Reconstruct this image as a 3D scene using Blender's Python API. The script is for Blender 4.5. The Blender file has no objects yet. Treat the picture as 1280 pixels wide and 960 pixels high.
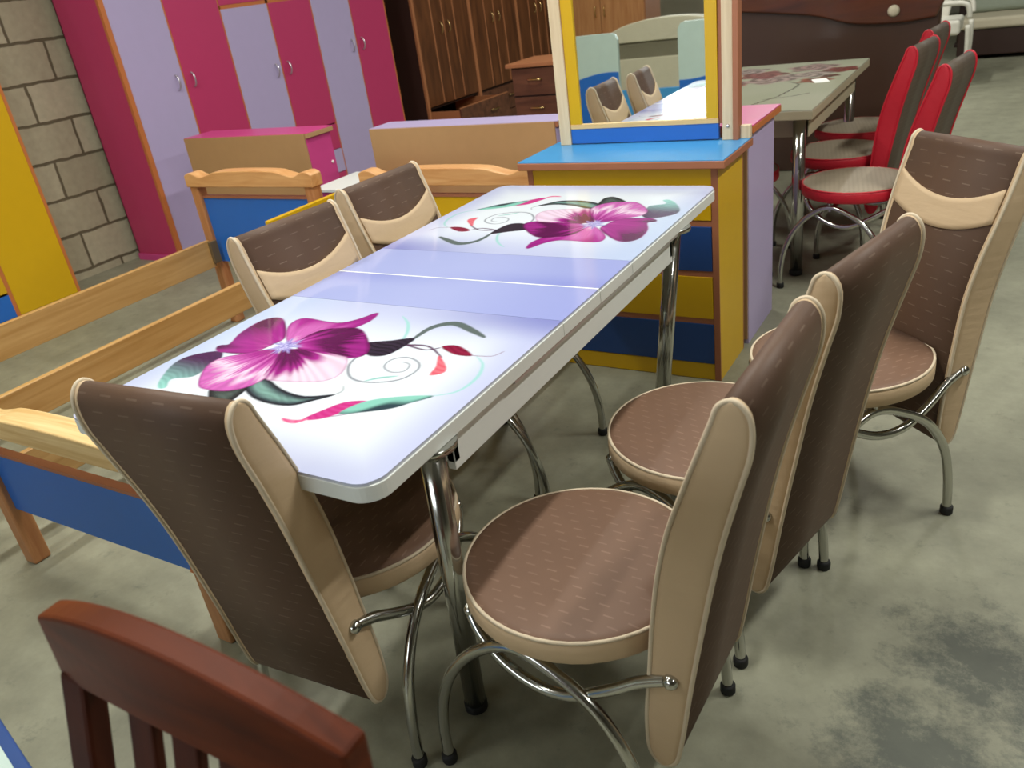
import bpy, bmesh, math, random
import numpy as np
from mathutils import Vector, Matrix
random.seed(7)
C = bpy.context.scene.collection
PI = math.pi

# ------------------------------------------------------------------ materials
def new_mat(name):
    m = bpy.data.materials.new(name); m.use_nodes = True
    nt = m.node_tree; b = nt.nodes['Principled BSDF']
    return m, nt, b
def rgb(r, g, b):
    f = lambda c: (c/255/12.92) if c/255 <= .04045 else ((c/255+.055)/1.055)**2.4
    return (f(r), f(g), f(b), 1)
def plain(name, col, rough=.5, metal=0., coat=0., vary=.06, scale=14., bump=0., bscale=60.):
    m, nt, b = new_mat(name)
    n = nt.nodes.new('ShaderNodeTexNoise'); n.inputs['Scale'].default_value = scale; n.inputs['Detail'].default_value = 4
    tc = nt.nodes.new('ShaderNodeTexCoord'); nt.links.new(tc.outputs['Object'], n.inputs['Vector'])
    r = nt.nodes.new('ShaderNodeMapRange'); r.inputs['To Min'].default_value = 1-vary; r.inputs['To Max'].default_value = 1+vary
    nt.links.new(n.outputs['Fac'], r.inputs['Value'])
    mx = nt.nodes.new('ShaderNodeMix'); mx.data_type = 'RGBA'; mx.blend_type = 'MULTIPLY'; mx.inputs['Factor'].default_value = 1
    mx.inputs['A'].default_value = col; nt.links.new(r.outputs['Result'], mx.inputs['B'])
    nt.links.new(mx.outputs['Result'], b.inputs['Base Color'])
    b.inputs['Roughness'].default_value = rough; b.inputs['Metallic'].default_value = metal
    b.inputs['Coat Weight'].default_value = coat; b.inputs['Coat Roughness'].default_value = .12
    if bump:
        n2 = nt.nodes.new('ShaderNodeTexNoise'); n2.inputs['Scale'].default_value = bscale; n2.inputs['Detail'].default_value = 3
        nt.links.new(tc.outputs['Object'], n2.inputs['Vector'])
        bp = nt.nodes.new('ShaderNodeBump'); bp.inputs['Strength'].default_value = bump; bp.inputs['Distance'].default_value = .01
        nt.links.new(n2.outputs['Fac'], bp.inputs['Height']); nt.links.new(bp.outputs['Normal'], b.inputs['Normal'])
    return m
def wood(name, c1, c2, rough=.45, axis=(1, 1, 1), coat=0.):
    """grain along the axis whose factor is small"""
    m, nt, b = new_mat(name)
    tc = nt.nodes.new('ShaderNodeTexCoord'); mp = nt.nodes.new('ShaderNodeMapping')
    mp.inputs['Scale'].default_value = axis
    nt.links.new(tc.outputs['Object'], mp.inputs['Vector'])
    n = nt.nodes.new('ShaderNodeTexNoise'); n.inputs['Scale'].default_value = 1; n.inputs['Detail'].default_value = 6; n.inputs['Distortion'].default_value = .6
    nt.links.new(mp.outputs['Vector'], n.inputs['Vector'])
    cr = nt.nodes.new('ShaderNodeValToRGB'); cr.color_ramp.elements[0].position = .3; cr.color_ramp.elements[1].position = .7
    cr.color_ramp.elements[0].color = c1; cr.color_ramp.elements[1].color = c2
    nt.links.new(n.outputs['Fac'], cr.inputs['Fac']); nt.links.new(cr.outputs['Color'], b.inputs['Base Color'])
    b.inputs['Roughness'].default_value = rough; b.inputs['Coat Weight'].default_value = coat
    return m
def woven(name, base, dash, sx, sy, plane='XY', rough=.6, duty=.42, thick=.16):
    """fabric with short raised dashes laid in staggered rows"""
    m, nt, b = new_mat(name)
    def math_(op, a, c=None):
        n = nt.nodes.new('ShaderNodeMath'); n.operation = op
        for k, q in enumerate((a, c)):
            if q is None: continue
            if isinstance(q, (int, float)): n.inputs[k].default_value = q
            else: nt.links.new(q, n.inputs[k])
        return n.outputs[0]
    tc = nt.nodes.new('ShaderNodeTexCoord'); sp = nt.nodes.new('ShaderNodeSeparateXYZ')
    nt.links.new(tc.outputs['Object'], sp.inputs[0])
    u, v = sp.outputs[plane[0]], sp.outputs[plane[1]]
    r = math_('DIVIDE', v, sy); row = math_('FLOOR', r); fr = math_('FRACT', r)
    q = math_('ADD', math_('DIVIDE', u, sx), math_('MULTIPLY', row, .382)); fx = math_('FRACT', q)
    m1 = math_('LESS_THAN', fr, thick); m2 = math_('LESS_THAN', fx, duty); mk = math_('MULTIPLY', m1, m2)
    n = nt.nodes.new('ShaderNodeTexNoise'); n.inputs['Scale'].default_value = 14; n.inputs['Detail'].default_value = 5
    nt.links.new(tc.outputs['Object'], n.inputs['Vector'])
    fac = math_('MULTIPLY', mk, math_('MULTIPLY', .95, n.outputs['Fac']))
    mx = nt.nodes.new('ShaderNodeMix'); mx.data_type = 'RGBA'
    nt.links.new(fac, mx.inputs['Factor']); mx.inputs['A'].default_value = base; mx.inputs['B'].default_value = dash
    mr = nt.nodes.new('ShaderNodeMapRange'); mr.inputs['To Min'].default_value = .88; mr.inputs['To Max'].default_value = 1.12
    nt.links.new(n.outputs['Fac'], mr.inputs['Value'])
    m2x = nt.nodes.new('ShaderNodeMix'); m2x.data_type = 'RGBA'; m2x.blend_type = 'MULTIPLY'; m2x.inputs['Factor'].default_value = 1
    nt.links.new(mx.outputs['Result'], m2x.inputs['A']); nt.links.new(mr.outputs['Result'], m2x.inputs['B'])
    nt.links.new(m2x.outputs['Result'], b.inputs['Base Color']); b.inputs['Roughness'].default_value = rough
    bp = nt.nodes.new('ShaderNodeBump'); bp.inputs['Strength'].default_value = .3; bp.inputs['Distance'].default_value = .003
    nt.links.new(mk, bp.inputs['Height']); nt.links.new(bp.outputs['Normal'], b.inputs['Normal'])
    return m
def gathered(name, col):
    """plain cloth pulled into fine cross gathers"""
    m = plain(name, col, .7, vary=.05); nt = m.node_tree; b = nt.nodes['Principled BSDF']
    tc = nt.nodes.new('ShaderNodeTexCoord'); mp = nt.nodes.new('ShaderNodeMapping'); mp.inputs['Scale'].default_value = (12, 12, 48)
    n = nt.nodes.new('ShaderNodeTexNoise'); n.inputs['Scale'].default_value = 1; n.inputs['Detail'].default_value = 3
    nt.links.new(tc.outputs['Object'], mp.inputs['Vector']); nt.links.new(mp.outputs['Vector'], n.inputs['Vector'])
    bp = nt.nodes.new('ShaderNodeBump'); bp.inputs['Strength'].default_value = .16; bp.inputs['Distance'].default_value = .012
    nt.links.new(n.outputs['Fac'], bp.inputs['Height']); nt.links.new(bp.outputs['Normal'], b.inputs['Normal'])
    return m

M = {}
M['chrome'] = plain('chrome', rgb(190, 190, 185), .16, 1., vary=.03)
M['rubber'] = plain('black rubber', rgb(20, 20, 20), .7)
brown = rgb(86, 62, 46); dash = rgb(104, 84, 70)
M['brown_seat'] = woven('brown woven seat', rgb(110, 82, 64), rgb(138, 110, 92), .046, .021, 'XY')
M['brown_back'] = woven('brown woven back', brown, rgb(122, 102, 86), .06, .028, 'YZ', thick=.09)
M['beige'] = gathered('beige fabric', rgb(198, 172, 138))
M['beige_pipe'] = plain('beige piping', rgb(202, 186, 160), .65)
M['red'] = plain('red fabric', rgb(182, 18, 40), .55, bump=.15)
M['red_pipe'] = plain('red piping', rgb(190, 24, 45), .5)
M['plaid_seat'] = woven('grey plaid seat', rgb(150, 138, 118), rgb(104, 94, 80), .02, .02, 'XY', thick=.3)
M['grey_back'] = woven('grey brown back', rgb(88, 76, 64), rgb(112, 100, 86), .02, .02, 'YZ', thick=.3)
M['white_lam'] = plain('white laminate', rgb(222, 226, 222), .35, vary=.02)
M['yellow'] = plain('yellow laminate', rgb(208, 166, 12), .4, vary=.04)
M['blue'] = plain('blue laminate', rgb(34, 104, 192), .4, vary=.04)
M['blue_top'] = plain('bright blue laminate', rgb(66, 146, 202), .3, vary=.04)
M['blue_drawer'] = plain('navy laminate', rgb(28, 66, 128), .4, vary=.04)
M['lilac'] = plain('lilac laminate', rgb(178, 166, 204), .45, vary=.03)
M['pink'] = plain('pink laminate', rgb(186, 54, 102), .45, vary=.03)
M['pink_top'] = plain('bright pink laminate', rgb(208, 72, 140), .35, vary=.03)
M['hardboard'] = plain('tan hardboard', rgb(180, 142, 98), .75, vary=.06)
M['edge'] = plain('copper brown edging', rgb(164, 104, 74), .5, vary=.08)
M['edge_o'] = plain('orange brown edging', rgb(190, 112, 58), .5, vary=.08)
M['pine'] = wood('pale pine', rgb(206, 168, 108), rgb(232, 204, 150), .5, (3, 60, 60))
M['pine_v'] = wood('pale pine upright', rgb(206, 184, 148), rgb(228, 210, 178), .5, (60, 60, 3))
M['oak_y'] = wood('honey wood along', rgb(176, 132, 74), rgb(200, 158, 100), .45, (40, 2.5, 40))
M['oak_x'] = wood('honey wood across', rgb(196, 138, 82), rgb(220, 170, 114), .45, (4, 40, 40))
M['oak_z'] = wood('honey wood upright', rgb(170, 110, 66), rgb(196, 140, 92), .45, (40, 40, 3))
M['walnut'] = wood('walnut doors', rgb(74, 42, 22), rgb(112, 68, 38), .4, (14, 14, 2))
M['walnut_x'] = wood('walnut drawers', rgb(72, 42, 28), rgb(108, 68, 48), .4, (3, 20, 20))
M['walnut_l'] = plain('walnut edge', rgb(166, 108, 70), .45, vary=.08)
M['walnut_dark'] = plain('dark walnut side', rgb(48, 28, 20), .5)
M['brown_board'] = plain('dark brown headboard', rgb(64, 42, 30), .4, coat=.2)
M['red_brown'] = wood('polished red brown wood', rgb(66, 32, 18), rgb(92, 46, 24), .3, (3, 20, 20), .3)
M['mahogany'] = wood('mahogany stain', rgb(66, 26, 9), rgb(98, 42, 15), .55, (4, 30, 30))
M['mahogany'].node_tree.nodes['Principled BSDF'].inputs['Specular IOR Level'].default_value = .18
M['mahogany_v'] = wood('mahogany stain upright', rgb(54, 20, 9), rgb(72, 30, 14), .55, (30, 30, 4))
M['mahogany_v'].node_tree.nodes['Principled BSDF'].inputs['Specular IOR Level'].default_value = .18
M['brass'] = plain('pale brass', rgb(222, 190, 130), .25, 1.)
M['silver'] = plain('silver handle', rgb(205, 200, 205), .3, .8)
M['cream'] = plain('cream fabric', rgb(200, 192, 168), .7, bump=.3)
M['taupe'] = plain('taupe fabric', rgb(120, 114, 94), .8, bump=.3)
M['sage'] = plain('silver sage fabric', rgb(150, 160, 145), .5, bump=.6, bscale=18)
M['offwhite'] = plain('off white paint', rgb(214, 212, 200), .45, bump=.4, bscale=25)
M['mint'] = plain('pale mint laminate', rgb(186, 206, 198), .4)
M['bronze'] = plain('dull bronze', rgb(104, 86, 58), .5)
M['black'] = plain('black void', rgb(14, 13, 12), .6)
M['paper'] = plain('white card', rgb(240, 240, 236), .7)
m, nt, b = new_mat('mirror glass'); b.inputs['Base Color'].default_value = (.86, .9, .88, 1); b.inputs['Metallic'].default_value = 1; b.inputs['Roughness'].default_value = .015
M['mirror'] = m

def print_mat(name, rough=.12):
    m, nt, b = new_mat(name)
    a = nt.nodes.new('ShaderNodeAttribute'); a.attribute_name = 'print'
    nt.links.new(a.outputs['Color'], b.inputs['Base Color'])
    b.inputs['Roughness'].default_value = rough; b.inputs['Specular IOR Level'].default_value = .5
    return m
M['glass_print'] = print_mat('printed glass top')

def concrete():
    m, nt, b = new_mat('stained concrete')
    tc = nt.nodes.new('ShaderNodeTexCoord')
    def noise(s, d, r=.6, dist=0.):
        n = nt.nodes.new('ShaderNodeTexNoise'); n.inputs['Scale'].default_value = s; n.inputs['Detail'].default_value = d
        n.inputs['Roughness'].default_value = r; n.inputs['Distortion'].default_value = dist
        nt.links.new(tc.outputs['Object'], n.inputs['Vector']); return n
    def ramp(src, p0, p1, c0, c1):
        r = nt.nodes.new('ShaderNodeValToRGB'); e = r.color_ramp.elements
        e[0].position, e[1].position = p0, p1; e[0].color, e[1].color = c0, c1
        nt.links.new(src, r.inputs['Fac']); return r
    base = ramp(noise(1.1, 6).outputs['Fac'], .3, .72, rgb(126, 126, 108), rgb(158, 158, 138))
    fine = ramp(noise(9, 8, .7).outputs['Fac'], .3, .7, (.78, .78, .77, 1), (1.1, 1.1, 1.08, 1))
    mx = nt.nodes.new('ShaderNodeMix'); mx.data_type = 'RGBA'; mx.blend_type = 'MULTIPLY'; mx.inputs['Factor'].default_value = 1
    nt.links.new(base.outputs['Color'], mx.inputs['A']); nt.links.new(fine.outputs['Color'], mx.inputs['B'])
    # dark oil stains: patches of their own shape, thickest where trolleys have stood
    spots = [(1.05, .38, .34), (1.22, .55, .3), (1.32, .12, .35), (.95, .02, .22), (.75, .5, .24), (1.15, 1.02, .22), (1.7, .7, .5), (.85, .78, .24), (1.0, .7, .22), (.62, .2, .16), (1.1, -.2, .3)]
    acc = None
    for (x, y, r) in spots:
        vm = nt.nodes.new('ShaderNodeVectorMath'); vm.operation = 'DISTANCE'; vm.inputs[1].default_value = (x, y, 0)
        nt.links.new(tc.outputs['Object'], vm.inputs[0])
        mr = nt.nodes.new('ShaderNodeMapRange'); mr.inputs['From Min'].default_value = r; mr.inputs['From Max'].default_value = 0
        nt.links.new(vm.outputs['Value'], mr.inputs['Value'])
        if acc is None: acc = mr.outputs['Result']
        else:
            a = nt.nodes.new('ShaderNodeMath'); a.operation = 'MAXIMUM'
            nt.links.new(acc, a.inputs[0]); nt.links.new(mr.outputs['Result'], a.inputs[1]); acc = a.outputs[0]
    blot = noise(11, 12, .8, .1)
    ad = nt.nodes.new('ShaderNodeMath'); ad.operation = 'MULTIPLY_ADD'; ad.inputs[1].default_value = .36
    nt.links.new(acc, ad.inputs[0]); nt.links.new(blot.outputs['Fac'], ad.inputs[2])
    st = ramp(ad.outputs[0], .57, .78, (0, 0, 0, 1), (1, 1, 1, 1))
    mx2 = nt.nodes.new('ShaderNodeMix'); mx2.data_type = 'RGBA'
    sc = nt.nodes.new('ShaderNodeMath'); sc.operation = 'MULTIPLY'; sc.inputs[1].default_value = .72
    nt.links.new(st.outputs['Color'], sc.inputs[0]); nt.links.new(sc.outputs[0], mx2.inputs['Factor'])
    nt.links.new(mx.outputs['Result'], mx2.inputs['A']); mx2.inputs['B'].default_value = rgb(52, 60, 58)
    nt.links.new(mx2.outputs['Result'], b.inputs['Base Color'])
    rr = nt.nodes.new('ShaderNodeMapRange'); rr.inputs['To Min'].default_value = .38; rr.inputs['To Max'].default_value = .7
    nt.links.new(blot.outputs['Fac'], rr.inputs['Value']); nt.links.new(rr.outputs['Result'], b.inputs['Roughness'])
    bp = nt.nodes.new('ShaderNodeBump'); bp.inputs['Strength'].default_value = .12; bp.inputs['Distance'].default_value = .01
    nt.links.new(blot.outputs['Fac'], bp.inputs['Height']); nt.links.new(bp.outputs['Normal'], b.inputs['Normal'])
    return m
M['concrete'] = concrete()

def blockwall():
    m, nt, b = new_mat('concrete block wall')
    tc = nt.nodes.new('ShaderNodeTexCoord'); sp = nt.nodes.new('ShaderNodeSeparateXYZ'); cb = nt.nodes.new('ShaderNodeCombineXYZ')
    nt.links.new(tc.outputs['Object'], sp.inputs[0])
    ad = nt.nodes.new('ShaderNodeMath'); ad.operation = 'ADD'; ad.inputs[1].default_value = .075
    nt.links.new(sp.outputs['Y'], ad.inputs[0]); nt.links.new(ad.outputs[0], cb.inputs['X'])
    az = nt.nodes.new('ShaderNodeMath'); az.operation = 'ADD'; az.inputs[1].default_value = -.065
    nt.links.new(sp.outputs['Z'], az.inputs[0]); nt.links.new(az.outputs[0], cb.inputs['Y'])
    n0 = nt.nodes.new('ShaderNodeTexNoise'); n0.inputs['Scale'].default_value = 9; nt.links.new(tc.outputs['Object'], n0.inputs['Vector'])
    vs = nt.nodes.new('ShaderNodeVectorMath'); vs.operation = 'MULTIPLY_ADD'; vs.inputs[1].default_value = (.022, .022, 0)
    nt.links.new(n0.outputs['Color'], vs.inputs[0]); nt.links.new(cb.outputs[0], vs.inputs[2])
    br = nt.nodes.new('ShaderNodeTexBrick'); br.inputs['Scale'].default_value = 1
    br.inputs['Brick Width'].default_value = .44; br.inputs['Row Height'].default_value = .235; br.inputs['Mortar Size'].default_value = .010
    br.inputs['Mortar Smooth'].default_value = .3
    br.inputs['Color1'].default_value = rgb(158, 152, 128); br.inputs['Color2'].default_value = rgb(178, 172, 148); br.inputs['Mortar'].default_value = rgb(96, 88, 68)
    nt.links.new(vs.outputs[0], br.inputs['Vector'])
    n = nt.nodes.new('ShaderNodeTexNoise'); n.inputs['Scale'].default_value = 22; n.inputs['Detail'].default_value = 8; nt.links.new(tc.outputs['Object'], n.inputs['Vector'])
    mr = nt.nodes.new('ShaderNodeMapRange'); mr.inputs['To Min'].default_value = .78; mr.inputs['To Max'].default_value = 1.2; nt.links.new(n.outputs['Fac'], mr.inputs['Value'])
    mx = nt.nodes.new('ShaderNodeMix'); mx.data_type = 'RGBA'; mx.blend_type = 'MULTIPLY'; mx.inputs['Factor'].default_value = 1
    nt.links.new(br.outputs['Color'], mx.inputs['A']); nt.links.new(mr.outputs['Result'], mx.inputs['B'])
    nt.links.new(mx.outputs['Result'], b.inputs['Base Color']); b.inputs['Roughness'].default_value = .9
    iv = nt.nodes.new('ShaderNodeMath'); iv.operation = 'MULTIPLY_ADD'; iv.inputs[1].default_value = -1.
    nt.links.new(br.outputs['Fac'], iv.inputs[0])
    hs = nt.nodes.new('ShaderNodeMath'); hs.operation = 'MULTIPLY'; hs.inputs[1].default_value = .35; nt.links.new(n.outputs['Fac'], hs.inputs[0])
    nt.links.new(hs.outputs[0], iv.inputs[2])
    bp = nt.nodes.new('ShaderNodeBump'); bp.inputs['Strength'].default_value = .7; bp.inputs['Distance'].default_value = .012
    nt.links.new(iv.outputs[0], bp.inputs['Height']); nt.links.new(bp.outputs['Normal'], b.inputs['Normal'])
    return m
M['block'] = blockwall()
M['plaster'] = plain('grey plaster', rgb(150, 146, 132), .9)
M['ceiling'] = plain('pale roof sheet', rgb(170, 168, 160), .8)

# ------------------------------------------------------------------ mesh helpers
class MB:
    def __init__(s): s.v = []; s.f = []; s.sm = []
    def add(s, vs, fs, smooth=False):
        o = len(s.v); s.v += [tuple(map(float, p)) for p in vs]
        s.f += [tuple(i+o for i in f) for f in fs]; s.sm += [smooth]*len(fs); return s
    def box(s, x0, x1, y0, y1, z0, z1):
        vs = [(x, y, z) for z in (z0, z1) for y in (y0, y1) for x in (x0, x1)]
        return s.add(vs, [(0, 2, 3, 1), (4, 5, 7, 6), (0, 1, 5, 4), (2, 6, 7, 3), (0, 4, 6, 2), (1, 3, 7, 5)])
    def bar(s, p, q, w, h, up=(0, 0, 1)):
        p, q = Vector(p), Vector(q); d = (q-p).normalized(); sd = d.cross(Vector(up)).normalized(); u = sd.cross(d)
        vs = []
        for e in (p, q):
            for a, b_ in ((-1, -1), (1, -1), (1, 1), (-1, 1)): vs.append(e+sd*a*w/2+u*b_*h/2)
        return s.add(vs, [(3, 2, 1, 0), (4, 5, 6, 7), (0, 1, 5, 4), (1, 2, 6, 5), (2, 3, 7, 6), (3, 0, 4, 7)])
    def prism(s, pts, axis, a, b, smooth=False):
        """pts: outline in the two other axes; extruded from a to b along axis"""
        def P(p, t):
            if axis == 'x': return (t, p[0], p[1])
            if axis == 'y': return (p[0], t, p[1])
            return (p[0], p[1], t)
        n = len(pts); vs = [P(p, a) for p in pts]+[P(p, b) for p in pts]
        fs = [tuple(range(n-1, -1, -1)), tuple(range(n, 2*n))]
        s.add(vs, fs); o = len(s.v)-2*n
        s.f += [(o+i, o+(i+1) % n, o+n+(i+1) % n, o+n+i) for i in range(n)]; s.sm += [smooth]*n
        return s
    def tube(s, path, r, seg=12, closed=False, caps=True):
        P = [Vector(p) for p in path]; n = len(P); rings = []; up = None
        rr = r if isinstance(r, (list, tuple)) else [r]*n
        for i in range(n):
            if closed: t = P[(i+1) % n]-P[i-1]
            else: t = P[min(i+1, n-1)]-P[max(i-1, 0)]
            t.normalize()
            if up is None:
                up = Vector((0, 0, 1)) if abs(t.z) < .9 else Vector((1, 0, 0))
            u = (up-t*up.dot(t)).normalized(); up = u; w = t.cross(u)
            rings.append([P[i]+(u*math.cos(2*PI*k/seg)+w*math.sin(2*PI*k/seg))*rr[i] for k in range(seg)])
        vs = [p for rg in rings for p in rg]; fs = []
        m_ = n if closed else n-1
        for i in range(m_):
            j = (i+1) % n
            for k in range(seg): fs.append((i*seg+k, i*seg+(k+1) % seg, j*seg+(k+1) % seg, j*seg+k))
        s.add(vs, fs, True)
        if caps and not closed:
            o = len(s.v)-n*seg
            s.f += [tuple(o+k for k in range(seg-1, -1, -1)), tuple(o+(n-1)*seg+k for k in range(seg))]; s.sm += [False]*2
        return s
    def lathe(s, c, prof, seg=20, axis='z'):
        """prof: list of (r, h) from bottom to top"""
        vs = []; fs = []
        for (r, h) in prof:
            for k in range(seg):
                a = 2*PI*k/seg; q = (r*math.cos(a), r*math.sin(a), h)
                if axis == 'y': q = (q[0], q[2], q[1])
                if axis == 'x': q = (q[2], q[0], q[1])
                vs.append((c[0]+q[0], c[1]+q[1], c[2]+q[2]))
        n = len(prof)
        for i in range(n-1):
            for k in range(seg): fs.append((i*seg+k, i*seg+(k+1) % seg, (i+1)*seg+(k+1) % seg, (i+1)*seg+k))
        s.add(vs, fs, True); o = len(s.v)-n*seg
        s.f += [tuple(o+k for k in range(seg-1, -1, -1)), tuple(o+(n-1)*seg+k for k in range(seg))]; s.sm += [False]*2
        return s
    def build(s, name, mat, parent=None, bevel=0., seg=2, subsurf=0, loc=None, rot=None):
        me = bpy.data.meshes.new(name); me.from_pydata(s.v, [], s.f)
        for p, sm in zip(me.polygons, s.sm): p.use_smooth = sm
        bm = bmesh.new(); bm.from_mesh(me); bmesh.ops.recalc_face_normals(bm, faces=bm.faces); bm.to_mesh(me); bm.free()
        me.materials.append(mat)
        o = bpy.data.objects.new(name, me); C.objects.link(o)
        if parent: o.parent = parent
        if loc: o.location = loc
        if rot: o.rotation_euler = rot
        if bevel:
            md = o.modifiers.new('bevel', 'BEVEL'); md.width = bevel; md.segments = seg; md.limit_method = 'ANGLE'; md.angle_limit = math.radians(40)
        if subsurf:
            md = o.modifiers.new('sub', 'SUBSURF'); md.levels = md.render_levels = subsurf
        return o
def spline(pts, n=8, closed=False):
    P = [Vector(p) for p in pts]; out = []; N = len(P)
    rng = range(N) if closed else range(N-1)
    for i in rng:
        if closed: a, b_, c, d = P[i-1], P[i], P[(i+1) % N], P[(i+2) % N]
        else: a, b_, c, d = P[max(i-1, 0)], P[i], P[i+1], P[min(i+2, N-1)]
        for k in range(n):
            t = k/n
            out.append(.5*((2*b_)+(c-a)*t+(2*a-5*b_+4*c-d)*t*t+(3*b_-a-3*c+d)*t**3))
    if not closed: out.append(P[-1])
    return out
def thing(name, label, cat, loc=(0, 0, 0), rz=0., group=None, rot=None):
    o = bpy.data.objects.new(name, None); C.objects.link(o); o.empty_display_size = .1
    o.location = loc; o.rotation_euler = rot if rot else (0, 0, rz)
    o['label'] = label; o['category'] = cat
    if group: o['group'] = group
    return o
def structure(o): o['kind'] = 'structure'; return o
def copy_thing(src, label, loc, rz):
    r = src.copy(); C.objects.link(r); r.location = loc; r.rotation_euler = (0, 0, rz); r['label'] = label
    for ch in list(src.children):
        c = ch.copy(); C.objects.link(c); c.parent = r
        for g in list(ch.children):
            d = g.copy(); C.objects.link(d); d.parent = c
    return r

# ------------------------------------------------------------------ camera
CAM = (0.7786, -0.7466, 1.4323); YAW, PITCH, ROLL, FPX = 0.58528, 0.46042, -0.14624, 1016.73
fw = Vector((-math.sin(YAW)*math.cos(PITCH), math.cos(YAW)*math.cos(PITCH), -math.sin(PITCH)))
r0 = Vector((math.cos(YAW), math.sin(YAW), 0)); u0 = r0.cross(fw)
rt = r0*math.cos(ROLL)+u0*math.sin(ROLL); up = -r0*math.sin(ROLL)+u0*math.cos(ROLL)
cd = bpy.data.cameras.new('camera'); cam = bpy.data.objects.new('camera', cd); C.objects.link(cam)
cam.matrix_world = Matrix(((rt.x, up.x, -fw.x, CAM[0]), (rt.y, up.y, -fw.y, CAM[1]), (rt.z, up.z, -fw.z, CAM[2]), (0, 0, 0, 1)))
cd.sensor_width = 36; cd.lens = FPX/1280*36; cd.clip_start = .05; cd.clip_end = 100
cd.dof.use_dof = True; cd.dof.focus_distance = 1.9; cd.dof.aperture_fstop = 6.3
bpy.context.scene.camera = cam

# ------------------------------------------------------------------ the hall
X0, X1, Y0, Y1, ZC = -4.5, 8.0, -6.5, 15.0, 3.6
structure(MB().box(X0-.2, X1+.2, Y0-.2, Y1+.2, -.15, 0).build('floor', M['concrete']))
structure(MB().box(X0-.2, X1+.2, Y0-.2, Y1+.2, ZC, ZC+.1).build('ceiling', M['ceiling']))
structure(MB().box(X0-.2, X0, Y0, Y1, 0, ZC).build('wall_left', M['block']))
structure(MB().box(X1, X1+.2, Y0, Y1, 0, ZC).build('wall_right', M['plaster']))
structure(MB().box(X0, X1, Y1, Y1+.2, 0, ZC).build('wall_back', M['plaster']))
wf = MB().box(X0, -3.4, Y0-.2, Y0, 0, ZC).box(.2, X1, Y0-.2, Y0, 0, ZC).box(-3.4, .2, Y0-.2, Y0, 0, 1.6).box(-3.4, .2, Y0-.2, Y0, 3.2, ZC)
structure(wf.build('wall_front', M['plaster']))
m, nt, b = new_mat('daylit window'); b.inputs['Emission Color'].default_value = (.9, .96, 1, 1); b.inputs['Emission Strength'].default_value = 7
M['daylight'] = m
structure(MB().box(-3.4, .2, Y0-.12, Y0-.1, 1.6, 3.2).build('window_1', M['daylight']))

# ------------------------------------------------------------------ dining chair
WB = .350            # width of the backrest
PF = [(-.004, .190), (.014, .215), (.016, .27), (.012, .33), (.002, .42), (-.006, .5), (-.020, .6), (-.044, .7), (-.079, .8), (-.101, .86), (-.116, .90)]
PR = [(-.168, .905), (-.166, .86), (-.150, .80), (-.126, .71), (-.106, .62), (-.084, .5), (-.064, .38), (-.044, .25), (-.030, .200)]
TOP = [(-.125, .925), (-.142, .936), (-.158, .928)]
def profile(n=4): return [(p.x, p.y) for p in spline([(a, b_, 0) for a, b_ in PF+TOP+PR], n, True)]
def front_u(z):
    for (u0_, z0), (u1_, z1) in zip(PF, PF[1:]):
        if z <= z1: return u0_+(u1_-u0_)*(z-z0)/(z1-z0)
    return PF[-1][0]
def taper(z):
    t = min(1, max(0, (z-.55)/.30)); return .91+.09*t*t*(3-2*t)
def slim(mb): mb.v = [(x, y*taper(z), z) for x, y, z in mb.v]; return mb
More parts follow.
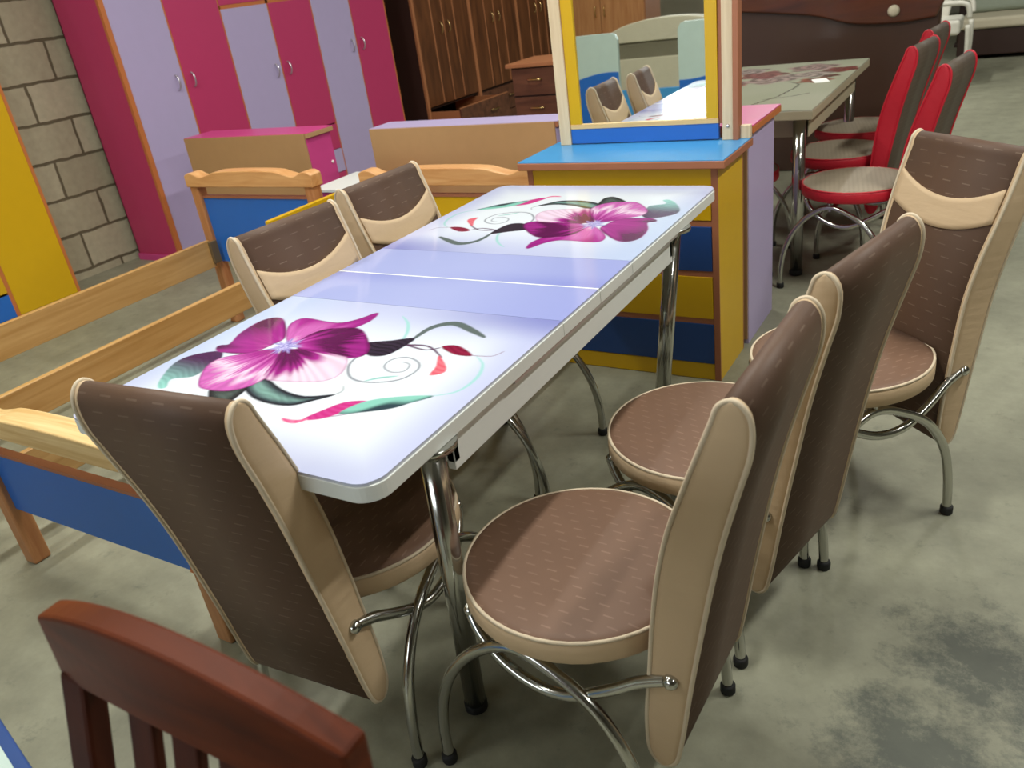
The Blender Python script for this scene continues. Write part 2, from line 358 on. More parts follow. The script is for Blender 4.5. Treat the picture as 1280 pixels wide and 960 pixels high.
def make_chair(label, group, pal, loc, rz):
    t = thing('dining_chair', label, 'chair', loc, rz, group)
    loop = profile(); n = len(loop)
    # back cushion wrapped in fabric (between the two side panels)
    b_ = MB(); h = WB/2-.012
    b_.prism([(u, z) for u, z in loop], 'y', -h, h, True)
    back = slim(b_).build('backrest', pal['back'], t)
    if pal.get('band'):
        vs, fs = [], []; NV, NZ = 18, 6
        for i in range(NV+1):
            v = -h+.001+(2*h-.002)*i/NV; q = (v/.17)**2
            lo, hi = .735+.042*q, .806+.048*q
            for k in range(NZ+1):
                z = lo+(hi-lo)*k/NZ; vs.append((front_u(z)+.003, v, z))
        for i in range(NV):
            for k in range(NZ):
                a = i*(NZ+1)+k; fs.append((a, a+1, a+NZ+2, a+NZ+1))
        bo = slim(MB().add(vs, fs, True)).build('accent_band', pal['band'], back)
        sd = bo.modifiers.new('thick', 'SOLIDIFY'); sd.thickness = .006; sd.offset = 0
        bo['label'] = 'curved beige band across the front of the backrest'
    cu = sum(p[0] for p in loop)/n; cz = sum(p[1] for p in loop)/n
    for s in (-1, 1):
        zs = [.191, .194, .20, .21]+[.225+.025*k for k in range(27)]+[.89, .905, .917, .926, .932, .9355]
        vs = []; K = ((0, -.001), (0, .008), (.06, .0125), (.2, .0145), (.5, .0155), (.8, .0145), (.94, .0125), (1, .008), (1, -.001))
        for z in zs:
            us = []
            for a in range(n):
                (ua, za), (ub, zb2) = loop[a], loop[(a+1) % n]
                if (za <= z) != (zb2 <= z): us.append(ua+(ub-ua)*(z-za)/(zb2-za))
            f0, r0u = max(us), min(us)
            vs += [(f0+(r0u-f0)*k, s*(h+d), z) for k, d in K]
        q = len(K); fs = [(a*q+b2, a*q+b2+1, (a+1)*q+b2+1, (a+1)*q+b2) for a in range(len(zs)-1) for b2 in range(q-1)]
        fs += [tuple(range(q)), tuple((len(zs)-1)*q+k for k in range(q))]+[(a*q, (a+1)*q, (a+1)*q+q-1, a*q+q-1) for a in range(len(zs)-1)]
        sp_ = MB().add(vs, fs, True)
        side = slim(sp_).build('side_panel', pal['side'], t)
        side['label'] = pal['side_label']
        slim(MB().tube([(u, s*(h+.011), z) for u, z in loop], .0042, 6, closed=True)).build('piping', pal['pipe'], side)
    # seat: round cushion flattened where it meets the back
    def ring(k, z):
        pts = []
        for i in range(48):
            a = 2*PI*i/48; u = .208+.226*k*math.cos(a); v = .224*k*math.sin(a)
            pts.append((max(u, .012*k+.0), v, z))
        return pts
    def stack(rs, mat, name, par):
        vs = [p for r_ in rs for p in r_]; N = 48; fs = []
        for j in range(len(rs)-1):
            for i in range(N): fs.append((j*N+i, j*N+(i+1) % N, (j+1)*N+(i+1) % N, (j+1)*N+i))
        fs += [tuple(range(N-1, -1, -1)), tuple((len(rs)-1)*N+i for i in range(N))]
        return MB().add(vs, fs, True).build(name, mat, par)
    seat = stack([ring(.90, .405), ring(.98, .407), ring(1, .413), ring(1, .445), ring(.985, .452)], pal['side'], 'seat', t)
    seat['label'] = pal['rim_label']
    tp = stack([ring(.985, .4515), ring(.965, .456), ring(.9, .4595), ring(.6, .462), ring(.2, .463)], pal['seat'], 'seat_cover', seat)
    tp['label'] = pal['seat_label']
    MB().tube(ring(.982, .453), .0038, 6, closed=True).build('piping', pal['pipe'], seat)
    # chromed legs: an arch on each side, a curved bar crossing it, rubber feet, bolts
    for s in (-1, 1):
        arch = [(.452, .212, .012), (.452, .208, .10), (.435, .204, .19), (.395, .2, .275), (.33, .195, .345), (.25, .19, .380), (.165, .19, .352), (.088, .194, .30), (.034, .198, .215), (.010, .2, .115), (.002, .201, .012)]
        ap = spline([(u, s*v, z) for u, v, z in arch], 5)
        mb = MB().tube(ap, .0118, 12).tube([(.25, s*.19, .375), (.25, s*.19, .409)], .007, 8)
        leg = mb.build('leg', M['chrome'], t); leg['label'] = 'chrome arched leg tube'
        for e in (arch[0], arch[-1]):
            MB().lathe((e[0], s*e[1], 0), [(.0145, 0), (.0165, .004), (.0165, .02), (.0145, .024)], 12).build('foot_cap', M['rubber'], leg)
        sm = [(-.035, .160, .402), (.02, .166, .378), (.075, .178, .345), (.15, .186, .306), (.22, .186, .301), (.285, .182, .325), (.335, .172, .362), (.362, .16, .395)]
        bar = MB().tube(spline([(u, s*v, z) for u, v, z in sm], 5), .011, 12).build('support_bar', M['chrome'], t)
        bar['label'] = 'chrome curved bar under the seat'
        MB().lathe((-.035, 0, .402), [(.012, s*.143), (.014, s*.168), (.010, s*.174), (.004, s*.177)], 12, 'y').build('bolt', M['chrome'], bar)
        MB().lathe((.362, s*.16, 0), [(.008, .385), (.012, .396), (.012, .404), (.008, .41)], 12).build('bolt', M['chrome'], bar)
    MB().tube([(.25, -.188, .372), (.25, .188, .372)], .009, 10).build('cross_bar', M['chrome'], t)
    return t
PB = dict(back=M['brown_back'], side=M['beige'], pipe=M['beige_pipe'], seat=M['brown_seat'], band=M['beige'],
          side_label='beige fabric side of the backrest', rim_label='beige rim of the round seat', seat_label='brown woven seat top')
PRD = dict(back=M['grey_back'], side=M['red'], pipe=M['red_pipe'], seat=M['plaid_seat'], band=None,
           side_label='red side of the backrest', rim_label='red rim of the round seat', seat_label='grey checked seat top')
GB = 'brown and beige dining chairs around the printed table'
c0 = make_chair('brown chair at the near end of the table, its back turned to the viewer', GB, PB, (-.330, .058, 0), math.radians(93.8))
copy_thing(c0, 'brown chair on the right of the table nearest the viewer, whole round seat showing', (.384, .300, 0), math.radians(177.6))
copy_thing(c0, 'brown chair on the right of the table, second from the viewer', (.446, .779, 0), math.radians(165.6))
copy_thing(c0, 'brown chair turned to face the table corner, standing before the red chairs', (.594, 1.446, 0), math.radians(227.9))
copy_thing(c0, 'brown chair on the left of the table in front of the blue headboard', (-.742, .769, 0), math.radians(-5))
copy_thing(c0, 'brown chair on the left of the table in front of the lilac-topped cabinet', (-.775, 1.226, 0), math.radians(-3))
GR = 'red and grey dining chairs at the far table'
r0_ = make_chair('red chair at the far table nearest the viewer, beside the brown chair', GR, PRD, (.415, 2.99, 0), math.radians(170))
copy_thing(r0_, 'middle red chair of the row along the far table', (.235, 3.58, 0), math.radians(171))
copy_thing(r0_, 'farthest red chair of the row along the far table', (.235, 4.16, 0), math.radians(173))
copy_thing(r0_, 'red chair peeping out behind the lilac dresser side, under the far table', (-.60, 3.20, 0), math.radians(0))

# ------------------------------------------------------------------ printed glass table
SH = {'P1': [(0.103, 0.561), (0.071, 0.65), (0.063, 0.752), (0.092, 0.795), (0.142, 0.773), (0.235, 0.662), (0.24, 0.606), (0.212, 0.524), (0.113, 0.507), (0.077, 0.537)], 'P2': [(0.229, 0.693), (0.186, 0.767), (0.202, 0.816), (0.331, 0.804), (0.384, 0.852), (0.412, 0.918), (0.427, 0.853), (0.411, 0.782), (0.402, 0.725), (0.335, 0.643), (0.288, 0.629)], 'P3': [(0.313, 0.652), (0.323, 0.735), (0.381, 0.774), (0.443, 0.777), (0.525, 0.696), (0.569, 0.621), (0.542, 0.584), (0.461, 0.568), (0.362, 0.589)], 'P4': [(0.316, 0.576), (0.402, 0.592), (0.506, 0.579), (0.541, 0.564), (0.579, 0.486), (0.565, 0.427), (0.474, 0.395), (0.392, 0.392), (0.349, 0.483), (0.318, 0.546)], 'P5': [(0.275, 0.564), (0.201, 0.503), (0.155, 0.453), (0.167, 0.384), (0.23, 0.294), (0.276, 0.276), (0.346, 0.291), (0.384, 0.342), (0.381, 0.41), (0.337, 0.494)], 'L1': [(0.109, 0.506), (0.043, 0.455), (0.032, 0.386), (0.079, 0.286), (0.121, 0.232), (0.147, 0.24), (0.118, 0.29), (0.169, 0.326), (0.167, 0.384), (0.157, 0.459)], 'L2': [(0.282, 0.277), (0.362, 0.195), (0.399, 0.206), (0.4, 0.262), (0.382, 0.336), (0.341, 0.297)], 'L3': [(0.373, 0.323), (0.436, 0.274), (0.509, 0.256), (0.577, 0.265), (0.617, 0.307), (0.652, 0.362), (0.578, 0.327), (0.49, 0.342), (0.384, 0.39)], 'L4': [(0.524, 0.687), (0.588, 0.73), (0.65, 0.765), (0.649, 0.673), (0.631, 0.622), (0.579, 0.615)], 'B1': [(0.758, 0.728), (0.8, 0.749), (0.872, 0.697), (0.822, 0.688)], 'B2': [(0.782, 0.67), (0.838, 0.612), (0.854, 0.571), (0.826, 0.544), (0.813, 0.599)], 'M1': [(0.659, 0.214), (0.677, 0.276), (0.705, 0.333), (0.76, 0.354), (0.732, 0.279), (0.7, 0.229)], 'M2': [(0.726, 0.271), (0.751, 0.351), (0.817, 0.404), (0.901, 0.437), (0.865, 0.379), (0.837, 0.338), (0.777, 0.295)], 'T1': [(0.604, 0.201), (0.643, 0.204), (0.672, 0.223), (0.655, 0.189), (0.621, 0.187)]}
LN = {'S1': [(0.647, 0.758), (0.654, 0.856), (0.705, 0.902), (0.788, 0.861), (0.841, 0.827)], 'S2': [(0.631, 0.682), (0.608, 0.781), (0.563, 0.865), (0.51, 0.919)], 'S3': [(0.651, 0.712), (0.72, 0.72), (0.796, 0.661)], 'S4': [(0.869, 0.696), (0.924, 0.707), (0.941, 0.745)], 'S5': [(0.558, 0.618), (0.572, 0.538), (0.626, 0.467), (0.693, 0.454), (0.762, 0.493), (0.777, 0.562), (0.751, 0.612), (0.7, 0.632), (0.669, 0.603), (0.676, 0.557), (0.714, 0.531), (0.746, 0.547), (0.738, 0.589), (0.709, 0.601)], 'S6': [(0.678, 0.459), (0.706, 0.488), (0.748, 0.514)], 'S7': [(0.897, 0.433), (0.945, 0.481), (0.952, 0.567), (0.928, 0.648), (0.887, 0.693)], 'S8': [(0.65, 0.361), (0.657, 0.385), (0.642, 0.412)], 'S9': [(0.266, 0.812), (0.349, 0.819), (0.391, 0.864)], 'S10': [(0.651, 0.712), (0.723, 0.695), (0.757, 0.719)], 'S11': [(0.669, 0.224), (0.726, 0.256), (0.774, 0.299)]}
CEN = np.array((0.294, 0.6))
TW, TL, TH = .7925, 1.742, .7693
JA, JB, JC = .6557, .8457, 1.0404
def lin(r, g, b): return np.array(rgb(r, g, b)[:3])
def sdist(P, poly):
    """signed distance (negative inside), P: N x 2"""
    n = len(poly); d2 = np.full(len(P), 1e9); ins = np.zeros(len(P), bool)
    for i in range(n):
        a, b_ = poly[i-1], poly[i]; e = b_-a; w = P-a
        t = np.clip((w@e)/(e@e+1e-12), 0, 1); q = w-t[:, None]*e; d2 = np.minimum(d2, (q*q).sum(1))
        if abs(e[1]) > 1e-12:
            c = (a[1] <= P[:, 1]) != (b_[1] <= P[:, 1]); ins ^= c & (P[:, 0] < a[0]+(P[:, 1]-a[1])*e[0]/e[1])
    d = np.sqrt(d2); return np.where(ins, -d, d)
def ldist(P, line):
    d2 = np.full(len(P), 1e9); tt = np.zeros(len(P)); n = len(line)
    for i in range(n-1):
        a, b_ = line[i], line[i+1]; e = b_-a; w = P-a
        t = np.clip((w@e)/(e@e+1e-12), 0, 1); q = w-t[:, None]*e; dd = (q*q).sum(1); k = dd < d2
        d2 = np.where(k, dd, d2); tt = np.where(k, (i+t)/(n-1), tt)
    return np.sqrt(d2), tt
def sstep(a, b_, x): t = np.clip((x-a)/(b_-a), 0, 1); return t*t*(3-2*t)
ASP = np.array((TW, JA))
def flower_print(UV):
    """the printed flower: UV in 0..1 across and along the panel -> linear rgb"""
    P = UV*ASP; u, v = UV[:, 0], UV[:, 1]
    white, lav, dlav, sky = lin(232, 240, 250), lin(180, 186, 228), lin(118, 124, 194), lin(186, 210, 236)
    def blend(c, col, a): return c*(1-a[:, None])+col*a[:, None]
    c = np.tile(white, (len(P), 1))
    e = np.minimum(np.minimum(u, 1-u)*1.2, v); c = blend(c, lav, sstep(.22, 0, e)*.75)
    c = blend(c, lav, sstep(.62, 1., v)*.8); c = blend(c, dlav, sstep(.8, 1., v)*sstep(.45, 1., u)*.8)
    c = blend(c, sky, sstep(.35, 0, u)*sstep(.15, .5, v)*.5)
    def shape(nm, smooth=True):
        p = [np.array(q)*ASP for q in SH[nm]]
        if smooth: p = [np.array((q.x, q.y)) for q in spline([(a[0], a[1], 0) for a in p], 4, True)]
        return sdist(P, p)
    cen = CEN*ASP; rel = P-cen; rad = np.sqrt((rel**2).sum(1)); ang = np.arctan2(rel[:, 1], rel[:, 0])
    def line(nm, w0, w1, col, al=1., pk=None):
        p = [np.array((q.x, q.y)) for q in spline([(a*ASP[0], b_*ASP[1], 0) for a, b_ in LN[nm]], 6)]
        d, t = ldist(P, p); w = w0+(w1-w0)*t if pk is None else w0+(pk-w0)*np.sin(PI*t)
        return sstep(.0018, -.0018, d-w)*al, col
    grey, black, teal, dpur = lin(96, 108, 108), lin(34, 30, 38), lin(150, 214, 206), lin(74, 40, 84)
    for nm, w0, w1, col, al, pk in (('S2', .001, .001, teal, .8, .004), ('S7', .001, .001, teal, .75, .004), ('S5', .003, .0015, lin(130, 134, 146), .9, None), ('S6', .001, .001, lin(110, 190, 180), .8, .004),
                                    ('S1', .004, .002, grey, 1, .011), ('S3', .004, .002, lin(96, 60, 92), 1, None), ('S10', .003, .002, lin(90, 56, 86), 1, None), ('S4', .0015, .0012, lin(140, 110, 130), .9, None),
                                    ('S8', .002, .001, grey, .7, None), ('S9', .001, .002, lin(80, 80, 80), .7, None), ('S11', .001, .002, lin(120, 60, 110), .8, None)):
        a, col = line(nm, w0, w1, col, al, pk); c = blend(c, col, a)
    stk = .5+.5*np.sin(P[:, 0]*150+P[:, 1]*420+3*np.sin(P[:, 0]*60)); stk = .3+.5*stk
    for nm, c1, c2, ax in (('L1', dpur, teal, 0), ('L2', black, lin(90, 104, 100), 1), ('L3', lin(60, 56, 78), lin(140, 186, 176), 1), ('L4', black, lin(66, 52, 74), 0)):
        d = shape(nm); a = sstep(.0025, -.0025, d)
        w = sstep(0, .03, -d)*.8 if nm in ('L3', 'L2') else sstep(.45, .2, v) if nm == 'L1' else stk*.8
        cc = np.outer(1-w, c1)+np.outer(w, c2); cc *= (.75+.45*stk)[:, None]
        if nm == 'L3': cc = cc*(1-sstep(.02, .0, -d)[:, None]*.7)
        c = c*(1-a[:, None])+cc*a[:, None]
    mag, pink, pale, plum = lin(170, 44, 146), lin(206, 104, 186), lin(240, 214, 238), lin(92, 22, 78)
    def ramp(t, stops):
        o = np.zeros((len(t), 3))
        for k in range(3): o[:, k] = np.interp(t, [q[0] for q in stops], [q[1][k] for q in stops])
        return o
    wob = .5+.5*np.sin(ang*13+2.2*np.sin(ang*5+1)+rad*20); fine = .5+.5*np.sin(ang*57+3*np.sin(ang*11)+rad*35)
    pet = (('P1', ((0, pink), (.3, mag), (.65, mag*.9), (1, plum))), ('P2', ((0, pale), (.2, pink), (.5, pink*.95), (.8, mag), (1, mag*.8))),
           ('P3', ((0, pink), (.3, mag), (.55, plum*1.2), (.85, plum), (1, mag*.8))), ('P5', ((0, mag*.7), (.3, mag), (.6, pink), (.8, pale), (1, pink))),
           ('P4', ((0, plum), (.45, plum*1.3), (.65, mag), (.85, pale*.95), (1, pale))))
    for nm, stops in pet:
        d = shape(nm)-.005; a = sstep(.0025, -.0025, d); dep = -d
        t = np.clip(rad/.185+(wob-.5)*.22+(fine-.5)*.10, 0, 1)
        cc = ramp(t, stops)*(.88+.2*fine)[:, None]
        cc = blend(cc, mag*.75, sstep(.007, .0, dep)*(.85 if nm in ('P5', 'P1', 'P2') else .45))
        cc = cc*(1-.45*sstep(.012, .0, dep)*(wob > .5))[:, None] if nm in ('P1', 'P3') else cc
        c = c*(1-a[:, None])+cc*a[:, None]
    r_ = .027+.008*np.sin(ang*7)+.006*np.sin(ang*17); a = sstep(.012, -.006, rad-r_)*.85
    cc = np.outer(.5+.5*np.sin(ang*30), lin(104, 84, 190))+np.outer(.5-.5*np.sin(ang*30), lin(196, 188, 240))
    c = c*(1-a[:, None])+cc*a[:, None]
    for nm, c1, c2 in (('B1', lin(110, 20, 50), lin(170, 40, 80)), ('B2', lin(214, 70, 96), lin(246, 150, 160)), ('M1', lin(196, 30, 120), lin(220, 90, 170)), ('M2', lin(50, 70, 80), lin(140, 206, 192)), ('T1', lin(230, 70, 130), lin(240, 150, 190))):
        d = shape(nm); a = sstep(.002, -.002, d); w = stk*.7 if nm != 'M2' else sstep(-.02, .02, (v-.271)-(u-.726)*.95+.012*np.sin(u*60))
        c = c*(1-a[:, None])+(np.outer(1-w, c1)+np.outer(w, c2))*a[:, None]
    return np.clip(c*.84, 0, 1)
def leaf_print(UV, flip):
    u, v = UV[:, 0], UV[:, 1]
    c = np.outer(1-u, lin(150, 160, 208))+np.outer(u, lin(142, 150, 204))
    mid = np.exp(-((u-.5)/.3)**2)*.35; c = c*(1-mid[:, None])+lin(178, 184, 220)*mid[:, None]
    w = sstep(.55, 1, 1-v if not flip else v)*sstep(.3, 1, u if not flip else 1-u)*.5
    return np.clip(c*(1-w[:, None])+lin(112, 120, 192)*w[:, None], 0, 1)
def panel(name, y0, y1, fn, parent, corner=None, flip=False, step=.0027, zt=TH):
    nx, ny = max(2, int(TW/step)), max(2, int((y1-y0)/step))
    gx, gy = np.meshgrid(np.linspace(0, 1, nx), np.linspace(0, 1, ny)); U = np.stack([gx.ravel(), gy.ravel()], 1)
    X = -TW+.002+U[:, 0]*(TW-.004); Y = y0+U[:, 1]*(y1-y0)
    if corner:
        r = .045; yc = y0+r if corner == 'near' else y1-r
        for xc, sg in ((-r, 1), (-TW+r, -1)):
            dx = (X-xc)*sg; dy = (Y-yc)*(-1 if corner == 'near' else 1); k = (dx > 0) & (dy > 0); L = np.maximum(np.hypot(dx, dy), 1e-9)
            mxd = np.maximum(dx, dy); s = np.where(k, mxd/L, 1.)
            X = np.where(k, xc+sg*dx*s, X); Y = np.where(k, yc+(-1 if corner == 'near' else 1)*dy*s, Y)
    col = fn(np.stack([1-U[:, 0], 1-U[:, 1]], 1) if flip else U)
    me = bpy.data.meshes.new(name); N = nx*ny; th = .006
    # top grid plus a skirt and an underside so that the glass has its thickness
    idx = np.arange(N).reshape(ny, nx)
    q = np.stack([idx[:-1, :-1].ravel(), idx[:-1, 1:].ravel(), idx[1:, 1:].ravel(), idx[1:, :-1].ravel()], 1).tolist()
    rim = list(idx[0, :])+list(idx[1:, -1])+list(idx[-1, -2::-1])+list(idx[-2:0:-1, 0])
    vs = np.stack([X, Y, np.full(N, zt)], 1).tolist(); R = len(rim)
    vs += [(float(X[i]), float(Y[i]), zt-th) for i in rim]
    q += [(int(rim[i]), N+i, N+(i+1) % R, int(rim[(i+1) % R])) for i in range(R)]; q.append(tuple(N+R-1-i for i in range(R)))
    me.from_pydata(vs, [], q)
    at = me.color_attributes.new('print', 'FLOAT_COLOR', 'POINT')
    full = np.concatenate([np.concatenate([col, np.ones((N, 1))], 1), np.tile(np.array((.7, .74, .8, 1.)), (R, 1))]).astype(np.float32)
    at.data.foreach_set('color', full.ravel()); me.materials.append(M['glass_print']); me.update()
    o = bpy.data.objects.new(name, me); C.objects.link(o); o.parent = parent; return o
tb = thing('dining_table', 'white extending dining table with purple flowers printed on its glass top', 'table')
fp = flower_print
o = panel('flower_panel', 0, JA, fp, tb, 'near'); o['label'] = 'printed glass panel with a purple flower, near end'
o = panel('flower_panel', JC, TL, fp, tb, 'far', True); o['label'] = 'printed glass panel with a purple flower, far end'
o = panel('leaf_panel', JA+.0012, JB-.003, lambda U: leaf_print(U, True), tb, step=.02); o['label'] = 'plain lavender extension leaf'
o = panel('leaf_panel', JB+.003, JC-.0012, lambda U: leaf_print(U, False), tb, step=.02); o['label'] = 'plain lavender extension leaf'
o = MB().box(-TW+.002, -.002, JB-.0028, JB+.0028, TH-.006, TH+.0004).build('joint_glint', M['white_lam'], tb, .0004); o['label'] = 'thin white strip painting the highlight on the joint between the two leaves'  # bright reflection on the joint's bevel, put in as a white strip
def rounded(x0, x1, y0, y1, r, near, far, n=8):
    pts = []
    def arc(cx, cy, a0): return [(cx+r*math.cos(a0+k*PI/2/n), cy+r*math.sin(a0+k*PI/2/n)) for k in range(n+1)]
    pts += arc(x0+r, y0+r, PI) if near else [(x0, y0)]
    pts += arc(x1-r, y0+r, 1.5*PI) if near else [(x1, y0)]
    pts += arc(x1-r, y1-r, 0) if far else [(x1, y1)]
    pts += arc(x0+r, y1-r, PI/2) if far else [(x0, y1)]
    return pts
zb = TH-.036
for nm, y0, y1, ne, fa in (('top_board', -.001, JA, 1, 0), ('top_board', JC, TL+.001, 0, 1), ('leaf_board', JA+.001, JB-.0008, 0, 0), ('leaf_board', JB+.0008, JC-.001, 0, 0)):
    MB().prism(rounded(-TW-.001, .001, y0, y1, .046, ne, fa), 'z', zb, TH-.0062).build(nm, M['white_lam'], tb, .0015)
ap = MB()
AX0, AX1, AY0, AY1 = -TW+.03, -.03, .25, 1.40
ap.box(AX1-.018, AX1, AY0, AY1, .640, zb-.004).box(AX0, AX0+.018, AY0, AY1, .640, zb-.004).box(AX0, AX1, AY0, AY0+.018, .655, zb-.004).box(AX0, AX1, AY1-.018, AY1, .655, zb-.004)
ap.build('apron', M['white_lam'], tb, .002)
for x in (-.012, -TW+.012):
    MB().box(x-.006, x+.006, .45, 1.46, zb-.012, zb-.0005).build('slide_rail', M['silver'], tb)
for sx in (0, 1):
    for sy in (0, 1):
        xt, xb_ = -.036, -.098
        if sx: xt, xb_ = -TW-xt, -TW-xb_
        yt, yb_ = (.198, .246) if not sy else (1.432, 1.385)
        lg = MB().tube([(xb_, yb_, .01), (xb_+(xt-xb_)*.5, yb_+(yt-yb_)*.5, .37), (xt, yt, zb)], .0235, 20).lathe((xt, yt, 0), [(.05, zb-.012), (.05, zb)], 16).build('leg', M['chrome'], tb)
        lg['label'] = 'round chrome table leg'
        MB().lathe((xb_, yb_, 0), [(.021, 0), (.0255, .003), (.0255, .022), (.023, .026)], 20).build('foot_cap', M['rubber'], lg)

# ------------------------------------------------------------------ far table with the red chairs
ft = thing('dining_table', 'far dining table with a pale marbled floral top, beside the red chairs', 'table')
FX0, FX1, FY0, FY1 = -.675, .03, 2.955, 4.43
def far_print(UV):
    P = UV*np.array((.7, 1.48)); n = len(P)
    c = np.tile(lin(198, 204, 176), (n, 1))
    w = .5+.5*np.sin(P[:, 0]*9+np.sin(P[:, 1]*7)*2); c = c*(1-.25*w[:, None])+lin(222, 222, 200)*.25*w[:, None]
    for (x, y, r, col) in ((.12, .82, .12, (190, 132, 126)), (.3, .9, .15, (204, 176, 170)), (.22, 1.08, .14, (176, 104, 104)), (.48, 1.0, .12, (206, 186, 176)), (.55, .8, .09, (176, 96, 72)), (.62, 1.12, .1, (150, 40, 44)), (.45, 1.25, .14, (196, 160, 156)), (.1, 1.25, .12, (200, 180, 176)), (.6, .92, .05, (120, 60, 50))):
        d = np.hypot(P[:, 0]-x, P[:, 1]-y); a = np.arctan2(P[:, 1]-y, P[:, 0]-x)
        k = sstep(r, r*.75, d*(1+.15*np.sin(a*5+x*20)))*.9; sh = .75+.35*np.sin(d*90+a*3)
        c = c*(1-k[:, None])+lin(*col)*sh[:, None]*k[:, None]
    for x0, y0, x1, y1 in ((.38, .12, .5, .62), (.5, .62, .42, .8), (.42, .3, .6, .42)):
        d, t = ldist(P, [np.array((x0, y0)), np.array(((x0+x1)/2+.03, (y0+y1)/2)), np.array((x1, y1))]); k = sstep(.006, .002, d)
        c = c*(1-k[:, None])+lin(50, 54, 44)*k[:, None]
    return np.clip(c*.75, 0, 1)
def simple_panel(name, x0, x1, y0, y1, z, fn, parent, n=90, m=190):
    gx, gy = np.meshgrid(np.linspace(0, 1, n), np.linspace(0, 1, m)); U = np.stack([gx.ravel(), gy.ravel()], 1); N = n*m
    idx = np.arange(N).reshape(m, n)
    q = np.stack([idx[:-1, :-1].ravel(), idx[:-1, 1:].ravel(), idx[1:, 1:].ravel(), idx[1:, :-1].ravel()], 1).tolist()
    rim = list(idx[0, :])+list(idx[1:, -1])+list(idx[-1, -2::-1])+list(idx[-2:0:-1, 0]); R = len(rim)
    X = x0+U[:, 0]*(x1-x0); Y = y0+U[:, 1]*(y1-y0)
    vs = np.stack([X, Y, np.full(N, z)], 1).tolist()+[(float(X[i]), float(Y[i]), z-.006) for i in rim]
    q += [(int(rim[i]), N+i, N+(i+1) % R, int(rim[(i+1) % R])) for i in range(R)]; q.append(tuple(N+R-1-i for i in range(R)))
    me = bpy.data.meshes.new(name); me.from_pydata(vs, [], q); at = me.color_attributes.new('print', 'FLOAT_COLOR', 'POINT')
    full = np.concatenate([np.concatenate([fn(U), np.ones((N, 1))], 1), np.tile(np.array((.6, .6, .5, 1.)), (R, 1))]).astype(np.float32)
    at.data.foreach_set('color', full.ravel()); me.materials.append(M['glass_print']); me.update()
    o = bpy.data.objects.new(name, me); C.objects.link(o); o.parent = parent; return o
simple_panel('glass_top', FX0, FX1, FY0, FY1, TH, far_print, ft)
M['greige'] = plain('greige laminate', rgb(178, 168, 140), .4)
MB().box(FX0-.001, FX1+.001, FY0-.001, FY1+.001, TH-.042, TH-.0062).build('top_board', M['greige'], ft, .002)
f = MB().box(FX1-.055, FX1-.037, FY0+.13, FY1-.2, .63, TH-.046).box(FX0+.037, FX0+.055, FY0+.13, FY1-.2, .63, TH-.046).box(FX0+.04, FX1-.04, FY0+.13, FY0+.148, .63, TH-.046).box(FX0+.04, FX1-.04, FY1-.218, FY1-.2, .63, TH-.046)
f.build('apron', M['greige'], ft, .002)
for x in (FX0+.06, FX1-.068):
    for y in (FY0+.085, FY1-.16):
        lg = MB().tube([(x, y, .012), (x, y, .38), (x, y, TH-.042)], .028, 16).build('leg', M['chrome'], ft)
        MB().lathe((x, y, 0), [(.026, 0), (.031, .003), (.031, .022), (.028, .026)], 16).build('foot_cap', M['rubber'], lg)
o = MB().box(-.035, .035, -.06, .06, 0, .0015).build('price_card', M['paper'], None, loc=(-.09, 3.72, TH+.0002), rot=(0, 0, .35))
o['label'] = 'small blank white card lying on the far floral table'; o['category'] = 'card'

# ------------------------------------------------------------------ yellow and blue dresser with its mirror
DX0, DX1, DY0, DY1, DZ = -.765, -.048, 1.895, 2.19, .82
ds = thing('dresser', 'yellow and blue dresser with a bright blue top at the end of the printed table', 'dresser')
b_ = MB().box(DX1-.018, DX1, DY0, DY1, 0, DZ-.03).box(DX0, DX0+.018, DY0, DY1, 0, DZ-.03).box(DX0+.018, DX1-.018, DY1-.01, DY1, 0, DZ-.03).box(DX0+.018, DX1-.018, DY0+.03, DY1-.01, 0, .05)
b_.build('body', M['yellow'], ds, .001)
e = MB()
e.box(DX1-.022, DX1+.0006, DY0-.003, DY0+.002, 0, DZ-.03).box(DX0-.0006, DX0+.022, DY0-.003, DY0+.002, 0, DZ-.03).box(DX1-.004, DX1+.0008, DY1-.006, DY1+.002, 0, DZ-.03)
for z in (.598, .416, .236): e.box(DX0+.022, DX1-.022, DY0-.001, DY0+.012, z-.011, z+.011)
e.build('edging', M['edge'], ds, .0008)
MB().box(DX0-.025, DX1+.032, DY0-.03, DY1+.02, DZ-.03, DZ-.004).build('top_edging', M['edge'], ds, .003)
MB().box(DX0-.022, DX1+.029, DY0-.027, DY1+.018, DZ-.0045, DZ).build('top', M['blue_top'], ds, .001)
MB().box(DX0+.022, DX1-.022, DY0-.002, DY0+.016, .702, DZ-.031).build('front_rail', M['yellow'], ds, .001)
for z0, z1, mm in ((.609, .70, 'yellow'), (.427, .587, 'blue_drawer'), (.247, .405, 'yellow'), (.068, .225, 'blue_drawer')):
    d = MB().box(DX0+.024, DX1-.024, DY0-.004, DY0+.014, z0, z1).build('drawer', M[mm], ds, .0015)
    d['label'] = 'yellow drawer front' if mm == 'yellow' else 'dark blue drawer front'
MB().box(DX0+.022, DX1-.022, DY0-.002, DY0+.016, 0.002, .066).build('plinth', M['yellow'], ds, .001)

